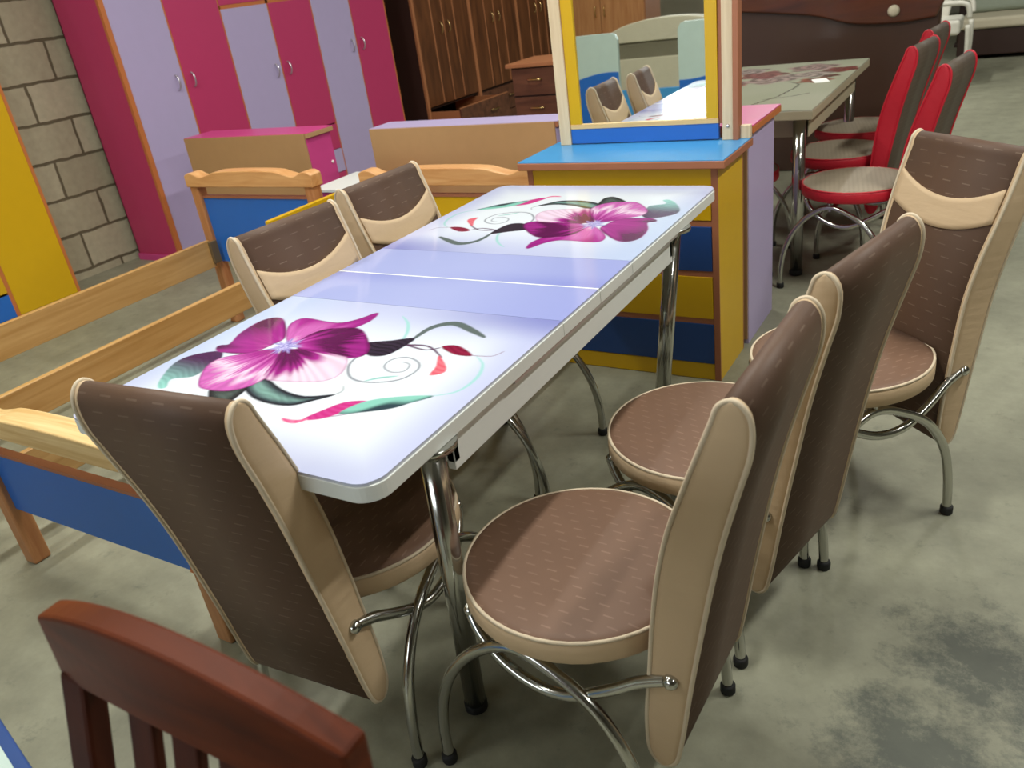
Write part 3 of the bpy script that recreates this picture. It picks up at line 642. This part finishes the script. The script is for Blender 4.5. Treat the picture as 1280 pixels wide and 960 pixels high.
mu = thing('dressing_mirror', 'tall dressing mirror in a yellow and pale wood frame standing on the blue dresser', 'mirror', (-.41, 2.17, DZ), rot=(-.01, 0, .03))
H1 = .98
for x, w_ in ((-.335, .045), (.298, .038)):
    p = MB().box(x, x+w_, -.02, .022, 0, H1).build('post', M['pine_v'], mu, .002)
ex = MB().box(.337, .356, -.026, .024, 0, H1).build('side_board', M['edge'], mu, .001)
MB().box(.282, .298, -.006, .012, .055, H1).box(-.292, -.272, -.012, .008, .055, H1).build('frame_edging', M['edge'], mu, .001)
for x0, x1 in ((-.288, -.243), (.240, .282)):
    s = MB().box(x0, x1, -.014, .006, .075, H1-.06).build('stile', M['yellow'], mu, .001); s['label'] = 'yellow upright of the mirror frame'
s = MB().box(-.288, .284, -.014, .006, .004, .058).build('bottom_rail', M['blue'], mu, .001); s['label'] = 'blue board under the glass'
MB().box(-.288, .284, -.016, .006, .058, .075).build('glass_rail', M['pine'], mu, .001)
MB().box(-.288, .284, -.014, .006, H1-.06, H1).build('top_rail', M['blue'], mu, .001)
MB().box(-.245, .242, -.006, .004, .072, H1-.058).build('glass', M['mirror'], mu)
MB().box(.356, .392, -.004, .022, .0, .045).build('support_block', M['pine_v'], mu, .002)
MB().lathe((.318, 0, .05), [(.003, -.026), (.006, -.023), (.006, -.019)], 10, 'y').build('screw', M['silver'], mu)

# ------------------------------------------------------------------ lilac and pink cabinet behind the dresser
lc = thing('dresser', 'lilac-sided dresser with a pink top standing behind the mirror', 'dresser')
LX0, LX1, LY0, LY1, LZ = -.68, -.04, 2.235, 2.60, .855
MB().box(LX0, LX0+.018, LY0, LY1, 0, LZ-.03).box(LX1-.018, LX1, LY0, LY1, 0, LZ-.03).box(LX0+.018, LX1-.018, LY1-.03, LY1, 0, LZ-.03).build('body', M['lilac'], lc, .001)
MB().box(LX0+.004, LX1-.004, LY0-.006, LY0, .02, LZ-.03).build('back_panel', M['hardboard'], lc)
MB().box(LX0-.02, LX1+.02, LY0-.006, LY1+.03, LZ-.03, LZ-.004).build('top_edging', M['edge_o'], lc, .003)
MB().box(LX0-.018, LX1+.018, LY0-.008, LY1+.028, LZ-.0045, LZ).build('top', M['pink_top'], lc, .001)

# ------------------------------------------------------------------ beds
def wavy(x0, x1, zt, zb_, ear=.05):
    w = x1-x0; up_ = [(0, .0), (.03, .012), (.07, .012), (.13, -.006), (.2, .004), (.28, .018), (.5, .022), (.72, .018), (.8, .004), (.87, -.006), (.93, .012), (.97, .012), (1, .0)]
    top = [(p.x, p.y) for p in spline([(x0+w*a, zt+b2, 0) for a, b2 in up_], 4)]
    return [(x0, zb_), (x1, zb_)]+top[::-1]
def headboard(t, x0, x1, y, zt, panel_mat, zp0, zp1, plabel, pw=.055):
    hb = MB().prism(wavy(x0-.01, x1+.01, zt, zt-.055), 'y', y-.035, y+.035).build('head_rail', M['oak_x'], t, .008, 3)
    for x in (x0, x1-pw):
        MB().box(x, x+pw, y-.028, y+.028, 0, zt-.05).build('head_post', M['oak_z'], t, .008, 3)
    p = MB().box(x0+pw-.005, x1-pw+.005, y-.008, y+.008, zp0, zp1).build('head_panel', panel_mat, t); p['label'] = plabel
    MB().box(x0+pw-.004, x1-pw+.004, y-.012, y+.012, zp1, zp1+.012).build('panel_edging', M['edge'], t)
def footboard(t, x0, x1, y, panel_mat, plabel, pw=.055):
    MB().prism([(a, b2-.0) for a, b2 in wavy(x0-.005, x1+.005, .535, .487)], 'y', y-.03, y+.05).build('foot_rail', M['pine'], t, .01, 3)
    for x in (x0, x1-pw):
        MB().box(x, x+pw, y-.028, y+.028, 0, .50).build('foot_post', M['oak_z'], t, .008, 3)
    p = MB().box(x0+pw-.005, x1-pw+.005, y-.008, y+.008, .203, .405).build('foot_panel', panel_mat, t); p['label'] = plabel
    MB().box(x0+pw-.004, x1-pw+.004, y-.013, y+.013, .405, .416).build('panel_edging', M['edge'], t)
ba = thing('bed', 'wooden bed with a blue headboard and long side rails left of the chairs', 'bed', group=None)
headboard(ba, -2.685, -1.865, 1.92, .775, M['blue'], .335, .662, 'blue headboard panel')
footboard(ba, -2.685, -1.865, -.13, M['blue'], 'blue footboard panel')
for x in (-2.63, -1.895):
    MB().box(x-.013, x+.013, -.10, 1.86, .325 if x < -2 else .345, .462).build('side_rail', M['oak_y'], ba, .003)
    MB().box(x+.013, x+.03, 1.845, 1.89, .345, .455).build('rail_bracket', M['bronze'], ba, .002)
bb = thing('bed', 'wooden bed with a blue footboard behind the near chair and a yellow headboard', 'bed')
headboard(bb, -1.735, -.845, 2.10, .735, M['yellow'], .30, .628, 'yellow headboard panel')
footboard(bb, -1.735, -.795, .19, M['blue'], 'blue footboard panel')
for x in (-1.70, -.845):
    MB().box(x-.012, x+.012, .222, 2.07, .21, .345).build('side_rail', M['oak_y'], bb, .003)
MB().prism([(-.882, .203), (-.84, .203), (-.84, .30)], 'y', .176, .182).build('corner_gusset', M['edge_o'], bb)

gp = thing('bed_guard', 'yellow and blue wooden bed panel standing on edge between the two beds', 'bed panel', (-1.80, 1.80, 0))
MB().box(-.012, .012, -.27, .29, .575, .678).build('upper_board', M['yellow'], gp, .002)
MB().box(-.014, .014, -.27, .29, .545, .575).build('trim_strip', M['edge_o'], gp, .002)
MB().box(-.010, .010, -.27, .29, .08, .545).build('lower_board', M['blue'], gp, .002)
for y in (-.27, .24):
    MB().box(-.016, .016, y, y+.05, 0, .08).build('foot', M['edge_o'], gp, .002)

# ------------------------------------------------------------------ cabinets standing with their hardboard backs to us
def back_cabinet(label, x0, x1, y0, y1, z, side, top, edge):
    t = thing('low_cabinet', label, 'cabinet')
    MB().box(x0+.03, x0+.048, y0+.006, y1, 0, z-.03).box(x1-.03, x1-.012, y0+.006, y1, 0, z-.03).box(x0+.048, x1-.03, y1-.016, y1, 0, z-.03).build('body', M[side], t, .001)
    MB().box(x0+.004, x1-.014, y0-.004, y0+.004, .02, z-.003).build('back_panel', M['hardboard'], t)
    MB().box(x0, x1, y0+.004, y1+.02, z-.03, z-.004).build('top_edging', M[edge], t, .002)
    MB().box(x0+.001, x1-.001, y0+.004, y1+.019, z-.0045, z).build('top', M[top], t, .001)
    return t
pk = back_cabinet('pink-topped low cabinet with its bare hardboard back showing, behind the blue headboard', -3.70, -2.66, 2.73, 2.94, .80, 'pink_top', 'pink_top', 'hardboard')
for y, z in ((2.91, .60), (2.885, .44), (2.90, .24), (2.78, .24)):
    MB().lathe((-2.672, y, z), [(.009, -.002), (.009, .003), (.006, .004)], 10, 'x').build('screw_cap', M['paper'], pk)
back_cabinet('lilac-topped low cabinet with its bare hardboard back showing, behind the yellow headboard', -2.24, -1.09, 2.78, 2.95, .80, 'lilac', 'lilac', 'edge')
wb = thing('low_cabinet', 'small white-topped cabinet glimpsed between the two brown chairs on the left', 'cabinet', (-2.02, 2.42, 0))
MB().box(-.2, .2, -.17, .17, 0, .60).build('body', M['pink_top'], wb, .002)
MB().box(-.21, .21, -.18, .18, .60, .615).build('top', M['white_lam'], wb, .002)

# ------------------------------------------------------------------ children's wardrobe in pink and lilac
wd = thing('wardrobe', 'pink and lilac six-door wardrobe against the block wall', 'wardrobe')
WX, WD, WY0, WY1, WZ = -4.0, .44, 2.66, 5.36, 2.25
side = M['pink']
MB().box(WX-WD, WX-.02, WY0, WY0+.02, 0, WZ).box(WX-WD, WX-.02, WY1-.02, WY1, 0, WZ).box(WX-WD, WX-WD+.01, WY0, WY1, 0, WZ).box(WX-WD, WX-.02, WY0+.02, WY1-.02, WZ-.02, WZ).box(WX-WD+.01, WX-.025, WY0+.02, WY1-.02, .06, .08).build('carcass', side, wd, .001)
e = MB().box(WX-.02, WX+.004, WY0-.004, WY0+.03, 0, WZ).box(WX-.02, WX+.002, WY1-.012, WY1+.002, 0, WZ)
for k in range(1, 6): e.box(WX-.02, WX-.003, WY0+k*.45-.012, WY0+k*.45+.012, .03, WZ)
e.box(WX-.02, WX-.003, WY0, WY1, .0, .05).box(WX-.02, WX-.003, WY0+.9, WY0+1.8, 1.49, 1.515)
e.build('edging', M['edge_o'], wd, .001)
MB().box(WX-WD, WX-.02, WY0-.012, WY0-.002, 0, .045).build('side_skirting', M['pink_top'], wd, .001)
def handle(parent, x, y, z, mat, h=.045):
    pts = [(x, y, z-h), (x+.012, y, z-h+.004), (x+.026, y, z-h*.4), (x+.026, y, z+h*.4), (x+.012, y, z+h-.004), (x, y, z+h)]
    return MB().tube(spline(pts, 4), .0055, 8).build('handle', mat, parent)
cols = ['lilac', 'pink', 'lilac', 'pink', 'lilac', 'pink']
for k in range(6):
    y0, y1 = WY0+k*.45, WY0+(k+1)*.45; mid = k in (2, 3); hy = (y1-.065) if k % 2 == 0 else (y0+.065)
    z0, z1 = (.565, 1.49) if mid else (.055, WZ-.01)
    dmat = M[cols[k]]
    d = MB().box(WX-.018, WX, y0+(.03 if k == 0 else .007), y1-.007, z0, z1).build('door', dmat, wd, .0015); d['label'] = cols[k]+' door'
    handle(d, WX, hy, 1.10 if not mid else 1.04, M['silver'])
    if mid:
        d = MB().box(WX-.018, WX, y0+.007, y1-.007, 1.515, WZ-.01).build('door', M['pink'], wd, .0015); d['label'] = 'short pink upper door'
        for j, (a, c) in enumerate(((.055, .175), (.18, .36), (.365, .555))):
            cm = 'lilac' if (j == 1) == (k == 3) else 'pink'
            dr = MB().box(WX-.018, WX, y0+.007, y1-.007, a, c).build('drawer', M[cm], wd, .0015); dr['label'] = cm+' drawer front'
            MB().lathe((WX, (y0+y1)/2, (a+c)/2), [(.005, 0), (.005, .012), (.012, .016), (.012, .022), (.006, .026)], 12, 'x').build('knob', M[cm], dr)

# ------------------------------------------------------------------ yellow wardrobe on the far left
yw = thing('wardrobe', 'yellow and blue wardrobe with orange edging at the left of the block wall', 'wardrobe')
YX, YW0, YW1, YZ = -4.05, -.42, 2.02, 2.1
YX = -4.2
MB().box(X0+.02, YX-.02, YW1-.02, YW1, 0, YZ).box(X0+.02, YX-.02, YW0, YW0+.02, 0, YZ).box(X0+.02, X0+.03, YW0, YW1, 0, YZ).box(X0+.02, YX-.02, YW0+.02, YW1-.02, YZ-.02, YZ).build('carcass', M['yellow'], yw, .001)
e = MB().box(YX-.02, YX+.003, YW1-.016, YW1+.003, 0, YZ).box(YX-.02, YX+.003, YW0-.003, YW0+.016, 0, YZ)
for k in range(1, 6): e.box(YX-.02, YX-.002, YW1-k*.407-.012, YW1-k*.407+.012, 0, YZ)
e.build('edging', M['edge_o'], yw, .001)
for k in range(6):
    y1 = YW1-k*.407; y0 = y1-.407; full = k % 3 == 0
    d = MB().box(YX-.018, YX, y0+.012, y1-.012, .02 if full else .17, YZ-.01).build('door', M['yellow'], yw, .0015); d['label'] = 'yellow door'
    handle(d, YX, y0+.05 if k % 2 == 0 else y1-.05, 1.15, M['silver'])
    if not full:
        dr = MB().box(YX-.018, YX, y0+.012, y1-.012, .02, .155).build('drawer', M['blue'], yw, .0015); dr['label'] = 'blue drawer front'
        MB().lathe((YX, (y0+y1)/2, .09), [(.005, 0), (.005, .012), (.012, .016), (.012, .022), (.006, .026)], 12, 'x').build('knob', M['silver'], dr)

# ------------------------------------------------------------------ walnut wardrobes and chest at the back
BX = -4.0; BU = .93
labs = ['dark walnut wardrobe with an open bottom drawer, beside the pink wardrobe', 'dark walnut wardrobe in the middle of the row of three', 'dark walnut wardrobe at the far end of the row behind the mirror']
for i in range(3):
    y0 = 5.74+i*BU; y1 = y0+BU-.004
    t = thing('wardrobe', labs[i], 'wardrobe', group='walnut wardrobes in a row at the back')
    MB().box(BX-.48, BX-.02, y0, y0+.02, 0, 2.2).box(BX-.48, BX-.02, y1-.02, y1, 0, 2.2).box(BX-.48, BX-.47, y0, y1, 0, 2.2).box(BX-.48, BX-.02, y0, y1, 2.18, 2.2).box(BX-.47, BX-.02, y0+.02, y1-.02, .405, .42).build('carcass', M['walnut_dark'], t, .001)
    MB().box(BX-.02, BX+.004, y0-.002, y0+.03, 0, 2.2).box(BX-.02, BX+.003, y1-.014, y1+.001, 0, 2.2).build('edging', M['walnut_l'], t, .001)
    ym = (y0+y1)/2
    for s in (-1, 1):
        a, c = (y0+.034, ym-.004) if s < 0 else (ym+.004, y1-.018)
        d = MB().box(BX-.018, BX, a, c, .43, 2.17)
        d = d.build('door', M['walnut'], t, .002)
        q = a+(c-a)*(.58 if s < 0 else .42)
        MB().box(BX-.001, BX+.004, q-.008, q+.008, .44, 2.16).build('moulding', M['walnut_l'], d, .001)
        handle(d, BX, ym+s*.065, 1.09, M['brass'], .05)
    MB().box(BX-.004, BX+.005, ym-.006, ym+.006, .43, 2.17).build('door_strip', M['walnut_l'], t, .001)
    off = .34 if i == 0 else 0
    dr = MB().box(BX-.018+off, BX+off, y0+.034, y1-.018, .16, .405)
    dr = dr.build('drawer', M['walnut_x'], t, .002)
    if off:
        MB().box(BX-.30, BX-.018+off, y0+.04, y0+.052, .20, .39).box(BX-.30, BX-.018+off, y1-.038, y1-.026, .20, .39).box(BX-.30, BX-.018+off, y0+.04, y1-.03, .19, .20).box(BX-.018+off, BX+off, y0+.034, y1-.018, .405, .412).build('drawer_box', M['walnut_l'], dr, .001)
    MB().tube(spline([(BX+off, ym+.1, .30), (BX+off+.02, ym+.11, .30), (BX+off+.02, ym+.22, .30), (BX+off, ym+.23, .30)], 4), .006, 8).build('handle', M['brass'], dr)
    MB().box(BX-.018, BX, y0+.034, y1-.018, .01, .15).build('plinth', M['walnut_x'], t, .002)
ch = thing('chest_of_drawers', 'dark walnut chest of drawers with a lighter top, left of the mirror frame', 'chest of drawers')
KX0, KX1, KY, KZ = -2.46, -1.62, 4.72, .865
MB().box(KX0, KX1, KY+.02, KY+.42, 0, KZ-.03).build('body', M['walnut_dark'], ch, .002)
MB().box(KX0-.03, KX1+.03, KY-.02, KY+.44, KZ-.03, KZ).build('top', M['walnut_l'], ch, .006)
for j in range(4):
    z0 = .05+j*.197
    d = MB().box(KX0+.012, KX1-.012, KY, KY+.02, z0, z0+.185).build('drawer', M['walnut_x'], ch, .002)
    for x in (KX0+.2, KX1-.2):
        MB().tube(spline([(x-.05, KY, z0+.11), (x-.045, KY-.022, z0+.11), (x+.045, KY-.022, z0+.11), (x+.05, KY, z0+.11)], 4), .006, 8).build('handle', M['brass'], d)

# ------------------------------------------------------------------ brown headboard behind the far table
hb = thing('bed_headboard', 'large dark brown headboard with a polished red-brown crest behind the far table', 'headboard')
HX0, HX1, HY = -1.35, .32, 5.0
MB().box(HX0, HX1, HY, HY+.09, 0, 1.04).build('board', M['brown_board'], hb, .012, 3)
pts = [(p.x, p.y) for p in spline([(-1.30, 1.10, 0), (-.9, 1.04, 0), (-.6, 1.0, 0), (-.38, .965, 0), (-.15, .90, 0), (.1, .885, 0), (.3, .90, 0)], 6)]
top = [(p.x, p.y) for p in spline([(.34, 1.0, 0), (.2, 1.12, 0), (-.1, 1.24, 0), (-.52, 1.30, 0), (-.95, 1.24, 0), (-1.3, 1.14, 0)], 6)]
c = MB().prism(pts+top, 'y', HY-.035, HY+.05).build('crest', M['red_brown'], hb, .012, 3); c['label'] = 'polished red-brown crest'
MB().lathe((.07, HY-.035, .955), [(.030, .0), (.034, -.008), (.024, -.018), (.008, -.022)], 16, 'y').build('rosette', M['cream'], hb)

# ------------------------------------------------------------------ furniture at the far right
wc = thing('armchair', 'off-white carved armchair standing beyond the red chairs', 'chair', (.04, 8.3, 0), 0)
MB().box(-.16, .20, -.25, .25, .44, .57).build('seat', M['offwhite'], wc, .03, 4)
bk = MB().prism([(p.x, p.y) for p in spline([(-.20, .50, 0), (-.24, .8, 0), (-.2, 1.02, 0), (-.02, 1.12, 0), (.12, 1.02, 0), (.10, .78, 0), (.06, .50, 0)], 5)], 'y', .2, .27)
bk.build('backrest', M['offwhite'], wc, .02, 3)
for s in (-1, 1):
    MB().tube(spline([(-.14, s*.23, .60), (-.1, s*.25, .70), (.1, s*.25, .71), (.24, s*.25, .69), (.27, s*.24, .58)], 6), .022, 10).build('arm', M['offwhite'], wc)
for x in (-.10, .26):
    for y in (-.22, .22):
        MB().tube(spline([(x, y, .52), (x+.01*(1 if x > 0 else -1), y, .3), (x, y, .1), (x+.02*(1 if x > 0 else -1), y, 0)], 5), [.022-.012*k/15 for k in range(16)], 10).build('leg', M['offwhite'], wc)
db = thing('display_stand', 'dark brown upright stand beside the off-white armchair', 'stand', (.10, 10.9, 0))
MB().box(-.07, .07, -.1, .1, .0, .04).build('base', M['walnut_dark'], db, .004)
MB().box(-.055, .055, -.05, .05, .04, 1.2).build('upright', M['walnut_dark'], db, .01)
sf = thing('sofa', 'silver-grey sofa with a dark base at the far right', 'sofa', (1.68, 9.7, 0))
MB().box(-1.55, 1.6, 0, .85, .04, .30).build('base', M['walnut_dark'], sf, .01)
for x in (-1.45, 1.5):
    for y in (.08, .77): MB().box(x-.03, x+.03, y-.03, y+.03, 0, .04).build('foot', M['black'], sf)
for k in range(3): MB().box(-1.54+k*1.045, -1.54+k*1.045+1.035, -.03, .6, .30, .41).build('seat_cushion', M['cream'], sf, .03, 4)
for k in range(3): MB().box(-1.54+k*1.045, -1.54+k*1.045+1.035, .5, .8, .41, .92).build('back_cushion', M['sage'], sf, .06, 4)

# ------------------------------------------------------------------ mahogany chair in the foreground
mc = thing('wooden_chair', 'dark red-brown slatted wooden chair at the lower left corner', 'chair', (.212, -.487, 0), math.radians(0))
def back_y(z): return -.10+.10*(z/.95)**1.6 if z > .45 else -.07
# crest rail: arched and bowed
N = 18; vs = []; fs = []
for i in range(N+1):
    s = -1+2*i/N; x = s*.198; bow = .012*(1-s*s); arch = .045*(1-s*s)
    yc = .012-bow; zt = .940+arch; zl = .858+.022*(1-s*s)
    for (dy, z) in ((-.013, zl), (.013, zl), (.018, zt), (-.010, zt)): vs.append((x, yc+dy, z))
for i in range(N):
    for k in range(4): fs.append((i*4+k, i*4+(k+1) % 4, (i+1)*4+(k+1) % 4, (i+1)*4+k))
fs += [(3, 2, 1, 0), tuple(N*4+k for k in range(4))]
MB().add(vs, fs).build('crest_rail', M['mahogany'], mc, .004, 2)
for s in (-1, 1):
    MB().bar((s*.175, -.115, .42), (s*.172, .008, .872), .040, .026, (0, 1, 0)).build('back_post', M['mahogany_v'], mc, .005)
    MB().bar((s*.175, -.115, .43), (s*.175, -.06, 0), .036, .036, (0, 1, 0)).build('rear_leg', M['mahogany_v'], mc, .005)
    MB().bar((s*.18, -.50, .43), (s*.18, -.50, 0), .038, .038, (0, 1, 0)).build('front_leg', M['mahogany_v'], mc, .005)
for x in (-.062, 0, .062):
    MB().bar((x*.95, -.112, .46), (x, .0, .877), .036, .012, (0, 1, 0)).build('slat', M['mahogany_v'], mc, .003)
MB().box(-.21, .21, -.53, -.09, .425, .455).build('seat', M['mahogany'], mc, .012, 3)
MB().box(-.18, .18, -.515, -.49, .36, .425).box(-.18, .18, -.125, -.10, .36, .425).box(-.19, -.165, -.5, -.12, .36, .425).box(.165, .19, -.5, -.12, .36, .425).build('apron', M['mahogany'], mc, .002)

# ------------------------------------------------------------------ pieces that show only at the corner and in the mirror
nb = thing('side_table', 'white side table with dark blue edging at the bottom left corner', 'side table', (-.475, -.62, 0), math.radians(-13))
MB().box(-.235, .235, -.19, .19, .485, .505).build('edging', M['blue_drawer'], nb, .003)
MB().box(-.215, .215, -.17, .172, .5045, .509).build('top', M['mint'], nb, .001)
for x in (-.2, .2):
    for y in (-.155, .155): MB().box(x-.018, x+.018, y-.018, y+.018, 0, .485).build('leg', M['mint'], nb, .003)
def wave(x): return .66+.05*math.sin((x+2.2)*5.2)
hbw = thing('bed_headboard', 'pale mint and blue double headboard seen in the mirror', 'headboard', (0, -1.5, 0))
for x0, x1, zt in ((-2.35, -1.82, 1.0), (-1.33, -.80, 1.03)):
    p = MB().prism([(x0, .0), (x1, .0), (x1, zt-.05), (x1-.02, zt-.012), (x1-.05, zt), (x0+.05, zt), (x0+.02, zt-.012), (x0, zt-.05)], 'y', -.018, .018).build('panel', M['mint'], hbw, .002)
    xs = [x0+.004+(x1-x0-.008)*k/16 for k in range(17)]
    MB().prism([(x0+.004, .005), (x1-.004, .005)]+[(x, wave(x)) for x in xs[::-1]], 'y', .018, .024).build('wave_board', M['blue'], p)
MB().box(-1.82, -1.33, -.012, .012, .36, .56).build('middle_rail', M['blue_top'], hbw, .002)
so = thing('sofa', 'taupe sofa with a cream rolled back seen in the mirror', 'sofa', (-1.75, -2.7, 0))
MB().box(-.75, .75, -.85, .0, .05, .42).build('base', M['taupe'], so, .03, 3)
MB().box(-.72, .72, -.05, .12, .05, .86).build('backrest', M['taupe'], so, .05, 4)
MB().prism([(p.x, p.y) for p in spline([(-.6, .84, 0), (-.5, .95, 0), (-.2, 1.02, 0), (.2, 1.02, 0), (.5, .95, 0), (.6, .84, 0)], 5)], 'y', -.06, .14).build('rolled_back', M['cream'], so, .03, 3)
o = MB().box(-.66, .66, .115, .135, .10, .70).build('back_panel', M['cream'], so, .006); o['label'] = 'cream lower panel on the back of the sofa'
for x in (-.65, .65):
    for y in (-.78, .04): MB().box(x-.03, x+.03, y-.03, y+.03, 0, .05).build('foot', M['black'], so)
tw = thing('wardrobe', 'brown wooden wardrobe seen in the mirror behind the sofa', 'wardrobe', (-2.75, -3.6, 0))
MB().box(-.48, .48, -.5, 0, 0, 2.1).build('carcass', M['walnut_l'], tw, .004)
for s in (-1, 1):
    d = MB().box(min(s*.47, s*.004), max(s*.47, s*.004), 0, .018, .06, 2.06).build('door', M['oak_z'], tw, .002)
    MB().tube(spline([(s*.05, .018, 1.05), (s*.05, .04, 1.06), (s*.05, .04, 1.14), (s*.05, .018, 1.15)], 4), .006, 8).build('handle', M['brass'], d)

# ------------------------------------------------------------------ light
W = bpy.data.worlds.new('world'); bpy.context.scene.world = W; W.use_nodes = True
W.node_tree.nodes['Background'].inputs['Color'].default_value = (.9, .95, 1, 1); W.node_tree.nodes['Background'].inputs['Strength'].default_value = .0
def tube_light(x, y, z, power, lx=.12, ly=1.3, rz=0., col=(1, .99, .92)):
    l = bpy.data.lights.new('ceiling_tube', 'AREA'); l.shape = 'RECTANGLE'; l.size = lx; l.size_y = ly; l.energy = power; l.color = col
    o = bpy.data.objects.new('ceiling_tube', l); C.objects.link(o); o.location = (x, y, z); o.rotation_euler = (0, 0, rz); return o
tube_light(-.4, .45, 3.3, 64)
tube_light(2.0, 1.8, 3.3, 85)
tube_light(3.2, -.4, 3.3, 28)
tube_light(-2.3, .9, 3.3, 52)
tube_light(-1.6, 3.6, 3.3, 46)
tube_light(2.0, 6.2, 3.3, 75)
tube_light(-1.8, -2.0, 3.3, 32)
tube_light(-1.2, 7.2, 3.3, 85)
vs_ = bpy.context.scene.view_settings
vs_.view_transform = 'Standard'; vs_.look = 'None'; vs_.exposure = -0.1; vs_.gamma = 1.0; vs_.use_curve_mapping = False
